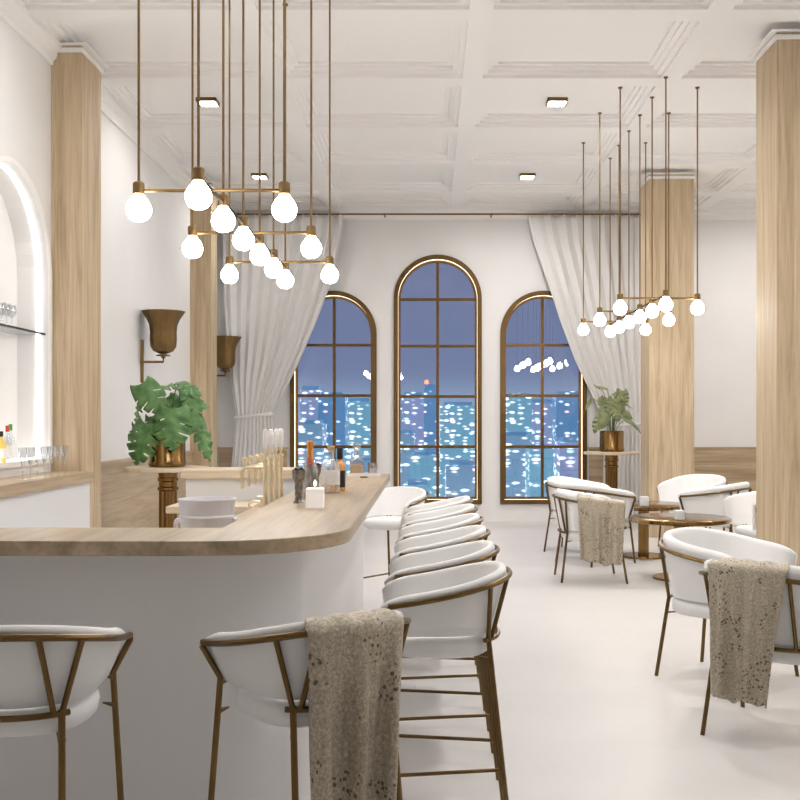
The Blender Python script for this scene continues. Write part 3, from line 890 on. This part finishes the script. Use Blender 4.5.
# base (leaf joint) pixel, tip pixel, depth at base/tip, facing normal, width
LV = [((177, 409), (178, 444), -.16, -.26, (.05, -1, .45), .40, 1),
      ((151, 424), (140, 459), -.12, -.18, (-.2, -1, .3), .37, 2),
      ((143, 384), (164, 409), -.05, -.16, (-.15, -.9, .7), .31, 3),
      ((178, 384), (199, 391), .04, .0, (.2, -.6, .9), .22, 4),
      ((188, 391), (200, 417), .0, -.04, (.5, -.8, .5), .24, 5),
      ((198, 422), (212, 456), .02, -.02, (.7, -.75, .3), .21, 6),
      ((140, 396), (131, 420), .05, .03, (-.8, -.6, .4), .18, 7),
      ((150, 417), (150, 437), .0, -.05, (-.2, -1, .2), .15, 8),
      ((165, 397), (182, 408), .08, .02, (.1, -.7, .8), .24, 9),
      ((158, 387), (180, 379), .12, .16, (.0, -.3, 1), .2, 10),
      ((191, 413), (203, 433), -.06, -.1, (.5, -.9, .3), .2, 11),
      ((133, 425), (129, 443), .06, .05, (-.6, -.8, .3), .15, 12),
      ((185, 398), (204, 404), .1, .12, (.4, -.5, .8), .2, 13),
      ((155, 425), (163, 440), -.08, -.13, (-.1, -1, .3), .16, 14)]
for (b, t, yb_, yt_, nn, wd, sd) in LV:
    B, T = lp(*b, yb_), lp(*t, yt_)
    leaf(fol, B, T-B, nn, (T-B).length*1.12, wd*.86, .22, True, sd, 4)
    root_ = Vector((B.x*.15, B.y*.2, .24)); m_ = Vector((B.x*.55, B.y*.6+.02, max(B.z, .3)+.02))
    stm.tube(bez(root_, m_, B), [.0055]*8+[.004]*3, 6)
stm.build('stem', 'stem', pl); fol.build('foliage', 'leaf', pl, solid=.0025, angle=180)

g2 = 1050/13.6
PX2 = (611.8-430)/g2
p2 = empty('potted_plant', (PX2, 13.6, .991), 0, 'potted plant with narrow olive leaves in a brass pot by the right curtain', 'potted plant')
pot(p2, .155, .16, .27)
fol, stm = MB(), MB()
def lq(ix, iy, dy=0): return Vector(((ix-430)/g2-PX2, dy, 1.4+(420-iy)/g2-.99))
LV2 = [((600, 388), (595, 384), .05, .0, (-.3, -.6, .8), .08), ((606, 388), (596, 385), .0, -.05, (-.1, -.5, .9), .10),
       ((615, 392), (624, 399), -.05, -.1, (.2, -1, .3), .16), ((623, 391), (626, 405), -.04, -.05, (.3, -1, .3), .15),
       ((613, 399), (606, 412), -.08, -.12, (-.1, -1, .4), .18), ((604, 397), (598, 404), .0, .0, (-.4, -.8, .6), .12),
       ((592, 399), (585, 408), .06, .05, (-.5, -.5, .8), .08), ((600, 416), (593, 431), -.08, -.12, (-.2, -1, .3), .15),
       ((606, 416), (598, 428), -.1, -.14, (0, -1, .3), .13), ((620, 409), (632, 417), -.05, -.06, (.2, -.8, .6), .13),
       ((623, 417), (636, 424), -.06, -.06, (.2, -.6, .8), .11), ((630, 420), (643, 431), .0, .02, (.3, -.6, .8), .09),
       ((622, 401), (635, 406), .1, .12, (.1, -.4, 1), .08), ((612, 408), (617, 420), -.1, -.15, (.1, -1, .4), .16),
       ((617, 402), (621, 413), -.08, -.12, (.2, -1, .3), .15), ((605, 406), (600, 415), -.02, -.06, (-.3, -1, .4), .14)]
for i, (b, t, yb_, yt_, nn, wd) in enumerate(LV2):
    B, T = lq(*b, yb_), lq(*t, yt_)
    leaf(fol, B, T-B, nn, (T-B).length*1.1, wd, .25, i in (2, 3, 4, 13, 7), 40+i, 4)
    root_ = Vector((B.x*.15, B.y*.2, .24)); m_ = Vector((B.x*.45, B.y*.5, max(B.z, .34)+.02))
    stm.tube(bez(root_, m_, B), .0045, 6)
stm.build('stem', 'stem', p2); fol.build('foliage', 'leafP', p2, solid=.0025, angle=180)

# ------------------------------------------------------------------ things on the bar
ZB = 1.027
def bt_(name, x, y, label, group=None, z=ZB, cat='bottle'): return empty(name, (x, y, z), 0, label, cat, group)
b = bt_('champagne_bottle', -.563, 4.93, 'champagne bottle with orange foil neck behind the candle on the bar')
MB().lathe([(0, 0), (.034, 0), (.038, .006), (.038, .125), (.034, .152), (.021, .182), (.0145, .197), (.0145, .20)], 28).build('bottle_body', 'cham', b)
MB().lathe([(.0215, .176), (.016, .195), (.0142, .215), (.0138, .25), (.0155, .255), (.0155, .272), (.012, .276), (0, .276)], 24).build('neck_foil', 'orange', b)
MB().lathe([(0, 0), (.012, 0), (.012, .004), (0, .004)], 20).build('seal', 'red', b)
sl = b.children[-1]; sl.rotation_euler = (R(58), 0, 0); sl.location = (.004, -.026, .172)
b = bt_('cork_bottle', -.505, 5.36, 'clear stout bottle with cork stopper and white label on the bar')
MB().lathe([(0, 0), (.04, 0), (.0445, .006), (.0445, .135), (.04, .152), (.022, .166), (.0165, .176), (.0165, .215), (.0185, .217), (.0185, .222), (.0165, .222)], 28).build('bottle_body', 'crystal', b)
MB().lathe([(.0452, .045), (.0452, .115)], 28).build('paper_label', 'label', b)
MB().lathe([(.0, .214), (.0145, .214), (.019, .222), (.0195, .24), (0, .242)], 20).build('cork', 'cork', b)
MB().box((.0, -.0475, .016), (.022, -.0445, .042)).build('label_patch', 'peach', b)
b = bt_('amber_bottle', -.474, 5.52, 'slim amber bottle with black cap right of the cork bottle')
MB().lathe([(0, 0), (.027, 0), (.029, .005), (.029, .13), (.025, .148), (.0135, .16), (.013, .17)], 24).build('bottle_body', 'amber', b)
MB().lathe([(.0295, .02), (.0295, .108)], 24).build('dark_label', 'black', b)
MB().lathe([(0, .168), (.0165, .168), (.0165, .224), (.015, .227), (0, .227)], 20).build('cap', 'black', b)
for (x, y, lb) in ((-.59, 4.72, 'dark pewter goblet filled with dark berries, nearest on the bar'), (-.57, 5.22, 'dark pewter goblet of berries half hidden behind the champagne bottle')):
    b = bt_('berry_goblet', x, y, lb, 'pewter goblets', cat='goblet')
    MB().lathe([(0, 0), (.026, 0), (.023, .006), (.018, .014), (.0155, .03), (.0185, .042), (.0165, .055), (.0195, .068), (.0175, .082), (.0215, .096), (.024, .104), (.028, .112), (.031, .15), (.0285, .15), (.027, .12), (0, .11)], 24).build('cup', 'pewter', b)
    mb = MB()
    for k in range(9):
        a = k*2.4; q = .022*math.sqrt(k/9)
        mb.lathe([(.0001, -.008), (.006, -.006), (.009, 0), (.006, .006), (.0001, .008)], 10, (q*math.cos(a), q*math.sin(a), .148+.006*(k % 2)))
    mb.build('berries', 'berry', b)
tr = empty('glass_tray', (-.44, 7.02, ZB), 0, 'low clear tray holding the decanter and tumbler at the bar end', 'tray')
mb = MB().box((-.11, -.07, 0), (.11, .07, .006))
for a, c in (((-.11, -.07), (.11, -.066)), ((-.11, .066), (.11, .07)), ((-.11, -.066), (-.106, .066)), ((.106, -.066), (.11, .066))):
    mb.box((*a, .006), (*c, .02))
mb.build('tray_body', 'label', tr)
b = bt_('decanter', -.49, 7.03, 'cut glass decanter with stopper and amber spirit at the bar end', z=ZB+.006, cat='decanter')
MB().box((-.046, -.046, 0), (.046, .046, .105)).build('decanter_body', 'crystal', b, bevel=.008)
MB().box((-.04, -.04, .006), (.04, .04, .07)).build('spirit', 'peach', b, bevel=.006)
MB().lathe([(.04, .104), (.02, .125), (.014, .135), (.014, .15), (.021, .155), (.021, .16), (.012, .16)], 20).build('neck', 'crystal', b)
MB().lathe([(.010, .15), (.010, .165), (.016, .17), (.028, .185), (.030, .2), (.022, .212), (0, .215)], 8, smooth=False).build('stopper', 'crystal', b)
b = bt_('tumbler', -.385, 7.03, 'clear tumbler beside the decanter on the tray', z=ZB+.006, cat='glass')
MB().lathe([(0, 0), (.028, 0), (.031, .004), (.033, .08), (.031, .08), (.029, .012), (0, .012)], 24).build('tumbler_body', 'crystal', b)
mb = MB().box((-.018, -.016, .014), (.014, .014, .042)); mb.build('ice_cube', 'label', b, bevel=.004)
b = bt_('small_dish', -.428, 6.80, 'small dark dish in front of the tray on the bar', cat='dish')
MB().lathe([(0, 0), (.024, 0), (.028, .006), (.026, .007), (.02, .003), (0, .003)], 20).build('dish_body', 'steel', b)
tag(b, cat='dish')

# ice bucket
b = empty('ice_bucket', (-.945, 4.45, .835), 0, 'white enamel ice bucket with ring handles behind the bar', 'ice bucket')
MB().lathe([(0, 0), (.098, 0), (.103, .008), (.112, .15), (.115, .155), (.115, .161), (.112, .165), (.118, .222), (.122, .227), (.122, .233), (.115, .233), (.106, .16), (.09, .03), (0, .02)], 40).build('bucket_body', 'enamel', b)
for sg in (-1, 1):
    h = MB().lathe([(.0001, -.012), (.012, -.008), (.014, 0), (.012, .008), (.0001, .012)], 12, (sg*.12, 0, .14)).build('handle_boss', 'enamel', b)
    ring = [(sg*.132, .022*math.cos(2*PI*k/16), .118+.024*math.sin(2*PI*k/16)) for k in range(16)]
    MB().tube(ring, .0045, 6, closed=True).build('ring_handle', 'enamel', h)

# beer taps
for i in range(4):
    y = 5.05+.175*i; x = -.792
    t = empty('beer_tap', (x, y, .835), 0, 'pale gold beer tap column with white handle, %s of four behind the bar' % ('nearest', 'second nearest', 'third', 'farthest')[i], 'beer tap', 'gold beer taps')
    MB().lathe([(0, 0), (.045, 0), (.045, .01), (.02, .014), (.018, .02)], 20).build('base', 'gold', t)
    MB().lathe([(.0115, .014), (.0115, .37), (.015, .372), (.015, .38), (.014, .386), (0, .388)], 16).build('column', 'gold', t)
    MB().tube([(0, 0, .335), (-.095, 0, .335), (-.108, 0, .325), (-.11, 0, .30), (-.11, 0, .235)], .0085, 8).build('spout', 'gold', t)
    k = MB().lathe([(.0001, .0), (.008, .002), (.008, .02), (.013, .024), (.016, .034), (.012, .045), (.0001, .048)], 12, (-.1, 0, .34)).build('knob', 'gold', t)
    MB().lathe([(.006, .385), (.006, .405), (.010, .41), (.008, .425)], 12).build('ferrule', 'gold', t)
    mb = MB(); rg = []
    for z, w_, d_ in ((.42, .006, .006), (.43, .010, .008), (.45, .0125, .010), (.49, .0135, .011), (.505, .012, .010), (.518, .008, .007), (.521, .001, .001)):
        rg.append([Vector((w_*math.cos(2*PI*q/16), d_*math.sin(2*PI*q/16), z)) for q in range(16)])
    mb.rings(rg).build('handle', 'candle', t)
b = empty('small_tap', (-.95, 5.95, .835), 0, 'short pale gold mixer tap on the working counter beside the ice bucket', 'tap')
MB().lathe([(0, 0), (.03, 0), (.03, .008), (.012, .012), (.012, .11), (.016, .115), (.016, .13), (0, .135)], 16).build('tap_body', 'gold', b)
MB().tube([(0, 0, .1), (-.05, 0, .105), (-.075, 0, .09), (-.078, 0, .06)], .007, 8).build('spout', 'gold', b)
MB().tube([(-.03, 0, .13), (.03, 0, .13)], .005, 8).build('lever', 'gold', b)

# ------------------------------------------------------------------ niche and back counter glassware
def flute():
    return MB().lathe([(0, 0), (.030, 0), (.031, .003), (.006, .009), (.0038, .02), (.0038, .085), (.008, .097), (.018, .13), (.027, .175), (.031, .215), (.0295, .215), (.025, .175), (.015, .13), (.005, .103), (0, .10)], 20)
fl = None
place_words = ['nearest the niche bottles', 'second from the niche bottles', 'third from the niche bottles', 'in the middle of the row', 'fifth in the row, by the niche edge', 'sixth in the row, before the pilaster', 'farthest, in front of the pilaster']
fl = empty('coupe_glass', (-2.715, 7.0, 1.0), 0, 'clear stemmed glass on the back counter, '+place_words[0], 'glass', 'stemmed glasses on the back counter')
flute().build('glass_body', 'glass', fl)
MB().lathe([(0, .001), (.0315, .001), (.032, .004), (0, .005)], 20).build('foot_ring', 'gold', fl)
for i in range(1, 7):
    dup(fl, (-2.715+.009*i, 7.0+.107*i, 1.0), 0, 'clear stemmed glass on the back counter, '+place_words[i])
for i, y in enumerate((7.50, 7.59, 7.68)):
    g_ = empty('wine_glass', (-3.06, y, 2.07), 0, 'wine glass on the niche shelf, %s of three' % ('nearest', 'middle', 'farthest')[i], 'glass', 'wine glasses on the niche shelf')
    MB().lathe([(0, 0), (.03, 0), (.031, .002), (.004, .006), (.0035, .07), (.015, .08), (.03, .10), (.034, .13), (.029, .17), (.0275, .17), (.032, .13), (.027, .1), (0, .08)], 20).build('glass_body', 'glass', g_)
def nb(name, x, y, label, body, cap, h, r):
    q = empty(name, (x, y, 1.10), 0, label, 'bottle')
    MB().lathe([(0, 0), (r*.95, 0), (r, .005), (r, h*.55), (r*.85, h*.64), (r*.36, h*.74), (r*.34, h*.86)], 20).build('bottle_body', body, q)
    MB().lathe([(r*1.01, h*.14), (r*1.01, h*.45)], 20).build('paper_label', 'label', q)
    MB().lathe([(0, h*.83), (r*.42, h*.83), (r*.42, h), (0, h)], 16).build('cap', cap, q)
nb('liquor_bottle', -3.03, 7.42, 'yellow bottle at the left picture edge in the wall niche', 'yellow', 'black', .22, .034)
nb('liquor_bottle', -3.03, 7.53, 'clear bottle with red cap in the wall niche', 'glass', 'red', .26, .032)
nb('liquor_bottle', -3.06, 7.66, 'clear bottle with green cap in the wall niche', 'glass', 'green', .27, .032)

# ------------------------------------------------------------------ the city outside
def city_mat(name, base, sx, sz, density, strength, cols):
    m = bpy.data.materials.new(name); m.use_nodes = True
    n = m.node_tree.nodes; l = m.node_tree.links; b = n['Principled BSDF']
    b.inputs['Base Color'].default_value = (*base, 1); b.inputs['Roughness'].default_value = .4
    tc = n.new('ShaderNodeTexCoord'); mp = n.new('ShaderNodeMapping'); mp.inputs['Scale'].default_value = (1/sx, 1/sx, 1/sz)
    l.new(tc.outputs['Object'], mp.inputs['Vector'])
    v = n.new('ShaderNodeTexVoronoi'); v.inputs['Scale'].default_value = 1.0; v.inputs['Randomness'].default_value = .8
    l.new(mp.outputs[0], v.inputs['Vector'])
    mr = n.new('ShaderNodeMapRange'); mr.inputs['From Min'].default_value = .18; mr.inputs['From Max'].default_value = .62; mr.inputs['To Min'].default_value = 1; mr.inputs['To Max'].default_value = 0
    mr.interpolation_type = 'SMOOTHSTEP'
    l.new(v.outputs['Distance'], mr.inputs['Value'])
    sp = n.new('ShaderNodeSeparateColor'); l.new(v.outputs['Color'], sp.inputs[0])
    gt = n.new('ShaderNodeMath'); gt.operation = 'LESS_THAN'; gt.inputs[1].default_value = density; l.new(sp.outputs[0], gt.inputs[0])
    mu = n.new('ShaderNodeMath'); mu.operation = 'MULTIPLY'; l.new(mr.outputs[0], mu.inputs[0]); l.new(gt.outputs[0], mu.inputs[1])
    mu2 = n.new('ShaderNodeMath'); mu2.operation = 'MULTIPLY'; mu2.inputs[1].default_value = strength; l.new(mu.outputs[0], mu2.inputs[0])
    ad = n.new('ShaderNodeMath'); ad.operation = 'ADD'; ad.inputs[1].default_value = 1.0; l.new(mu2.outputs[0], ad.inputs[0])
    mc = n.new('ShaderNodeMix'); mc.data_type = 'RGBA'; mc.inputs[6].default_value = (*[c*.55 for c in base], 1)  # faint glow over the whole surface, painted in for distant city haze
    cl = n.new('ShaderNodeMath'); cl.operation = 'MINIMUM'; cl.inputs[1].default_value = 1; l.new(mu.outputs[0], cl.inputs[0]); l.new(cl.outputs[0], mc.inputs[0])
    r = n.new('ShaderNodeValToRGB'); r.color_ramp.interpolation = 'CONSTANT'
    e = r.color_ramp.elements; e[0].color = (*cols[0], 1); e[0].position = 0; e[1].color = (*cols[1], 1); e[1].position = .5
    for k, c_ in enumerate(cols[2:]): q = e.new(.72+.14*k); q.color = (*c_, 1)
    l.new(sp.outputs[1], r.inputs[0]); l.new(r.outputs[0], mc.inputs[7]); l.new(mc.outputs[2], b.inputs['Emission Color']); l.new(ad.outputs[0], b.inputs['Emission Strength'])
    return m
WC = [(.82, .95, 1), (.5, .85, .98), (1, .95, .88), (1, .62, .64)]
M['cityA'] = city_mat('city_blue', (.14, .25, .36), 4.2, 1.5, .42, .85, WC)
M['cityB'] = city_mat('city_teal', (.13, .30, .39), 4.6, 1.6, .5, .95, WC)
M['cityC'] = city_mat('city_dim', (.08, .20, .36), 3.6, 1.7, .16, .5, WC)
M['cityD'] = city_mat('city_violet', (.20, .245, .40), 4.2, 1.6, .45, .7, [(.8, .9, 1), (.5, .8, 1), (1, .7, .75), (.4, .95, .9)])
M['beacon'] = emit('beacon', (1, .12, .06), 4)
GZ = -62
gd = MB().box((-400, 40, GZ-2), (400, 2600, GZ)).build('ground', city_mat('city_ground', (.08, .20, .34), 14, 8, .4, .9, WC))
tag(gd, 'lit city ground far below beyond the windows', 'ground', kind='structure')
def bld(d, x0, x1, ytop, mat, label, dep=22, step=None, beacon=False):
    g = 1050/d; xa, xb = (x0-430)/g, (x1-430)/g; zt = 1.4+(420-ytop)/g
    r = empty('building', ((xa+xb)/2, d, GZ), 0, label, 'building', 'city towers outside the windows')
    h = zt-GZ; w_ = (xb-xa)/2
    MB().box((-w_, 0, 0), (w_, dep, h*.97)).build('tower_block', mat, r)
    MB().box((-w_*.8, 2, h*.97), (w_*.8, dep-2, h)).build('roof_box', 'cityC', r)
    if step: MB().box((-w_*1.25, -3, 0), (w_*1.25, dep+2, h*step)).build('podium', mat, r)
    if beacon: MB().lathe([(.0001, 0), (1.1, .4), (1.2, 1.2), (.8, 2.2), (.0001, 2.6)], 10, (-w_*.6, 3, h)).build('beacon_lamp', 'beacon', r)
B_ = 'building outside the '
bld(620, 424, 437, 384, 'cityC', 'tall dim blue tower with red roof beacon '+'outside the middle window', beacon=True)
bld(640, 402, 424, 392, 'cityD', 'pale violet tower left of the beacon tower '+'outside the middle window', 26)
bld(760, 440, 476, 402, 'cityB', 'wide bright low block right of the beacon tower', 30)
bld(520, 398, 414, 430, 'cityA', 'blue block at the lower left of the middle window', 24, .8)
bld(470, 410, 440, 452, 'cityB', 'bright teal block low in the middle of the middle window')
bld(430, 446, 482, 462, 'cityA', 'blue lit block low at the right of the middle window')
bld(380, 405, 430, 482, 'cityB', 'nearest low lit block at the foot of the middle window')
bld(600, 318, 345, 392, 'cityC', 'tall dim tower left of the muntin outside the left window')
bld(680, 300, 320, 386, 'cityD', 'violet tower behind the left curtain edge')
bld(700, 344, 372, 398, 'cityB', 'bright block at the right of the left window')
bld(500, 296, 322, 420, 'cityA', 'blue lit block low at the left of the left window')
bld(430, 324, 350, 446, 'cityB', 'bright teal block low in the left window behind the bottles')
bld(420, 350, 386, 458, 'cityA', 'blue lit block at the lower right of the left window')
bld(640, 506, 532, 393, 'cityB', 'bright lit tower at the left of the right window')
bld(700, 530, 556, 399, 'cityD', 'violet tower behind the muntin of the right window')
bld(610, 556, 590, 391, 'cityC', 'dim blue tower at the right of the right window')
bld(480, 500, 530, 432, 'cityA', 'blue lit block low at the left of the right window')
bld(450, 530, 562, 446, 'cityB', 'bright teal block low in the right window')
bld(420, 560, 600, 438, 'cityD', 'violet lit block behind the armchairs low in the right window')
for (d, x0, x1, yt, m_, lb) in ((820, 386, 404, 404, 'cityA', 'blue tower hidden between the left and middle windows'), (820, 478, 506, 400, 'cityA', 'blue tower hidden between the middle and right windows')):
    bld(d, x0, x1, yt, m_, lb)
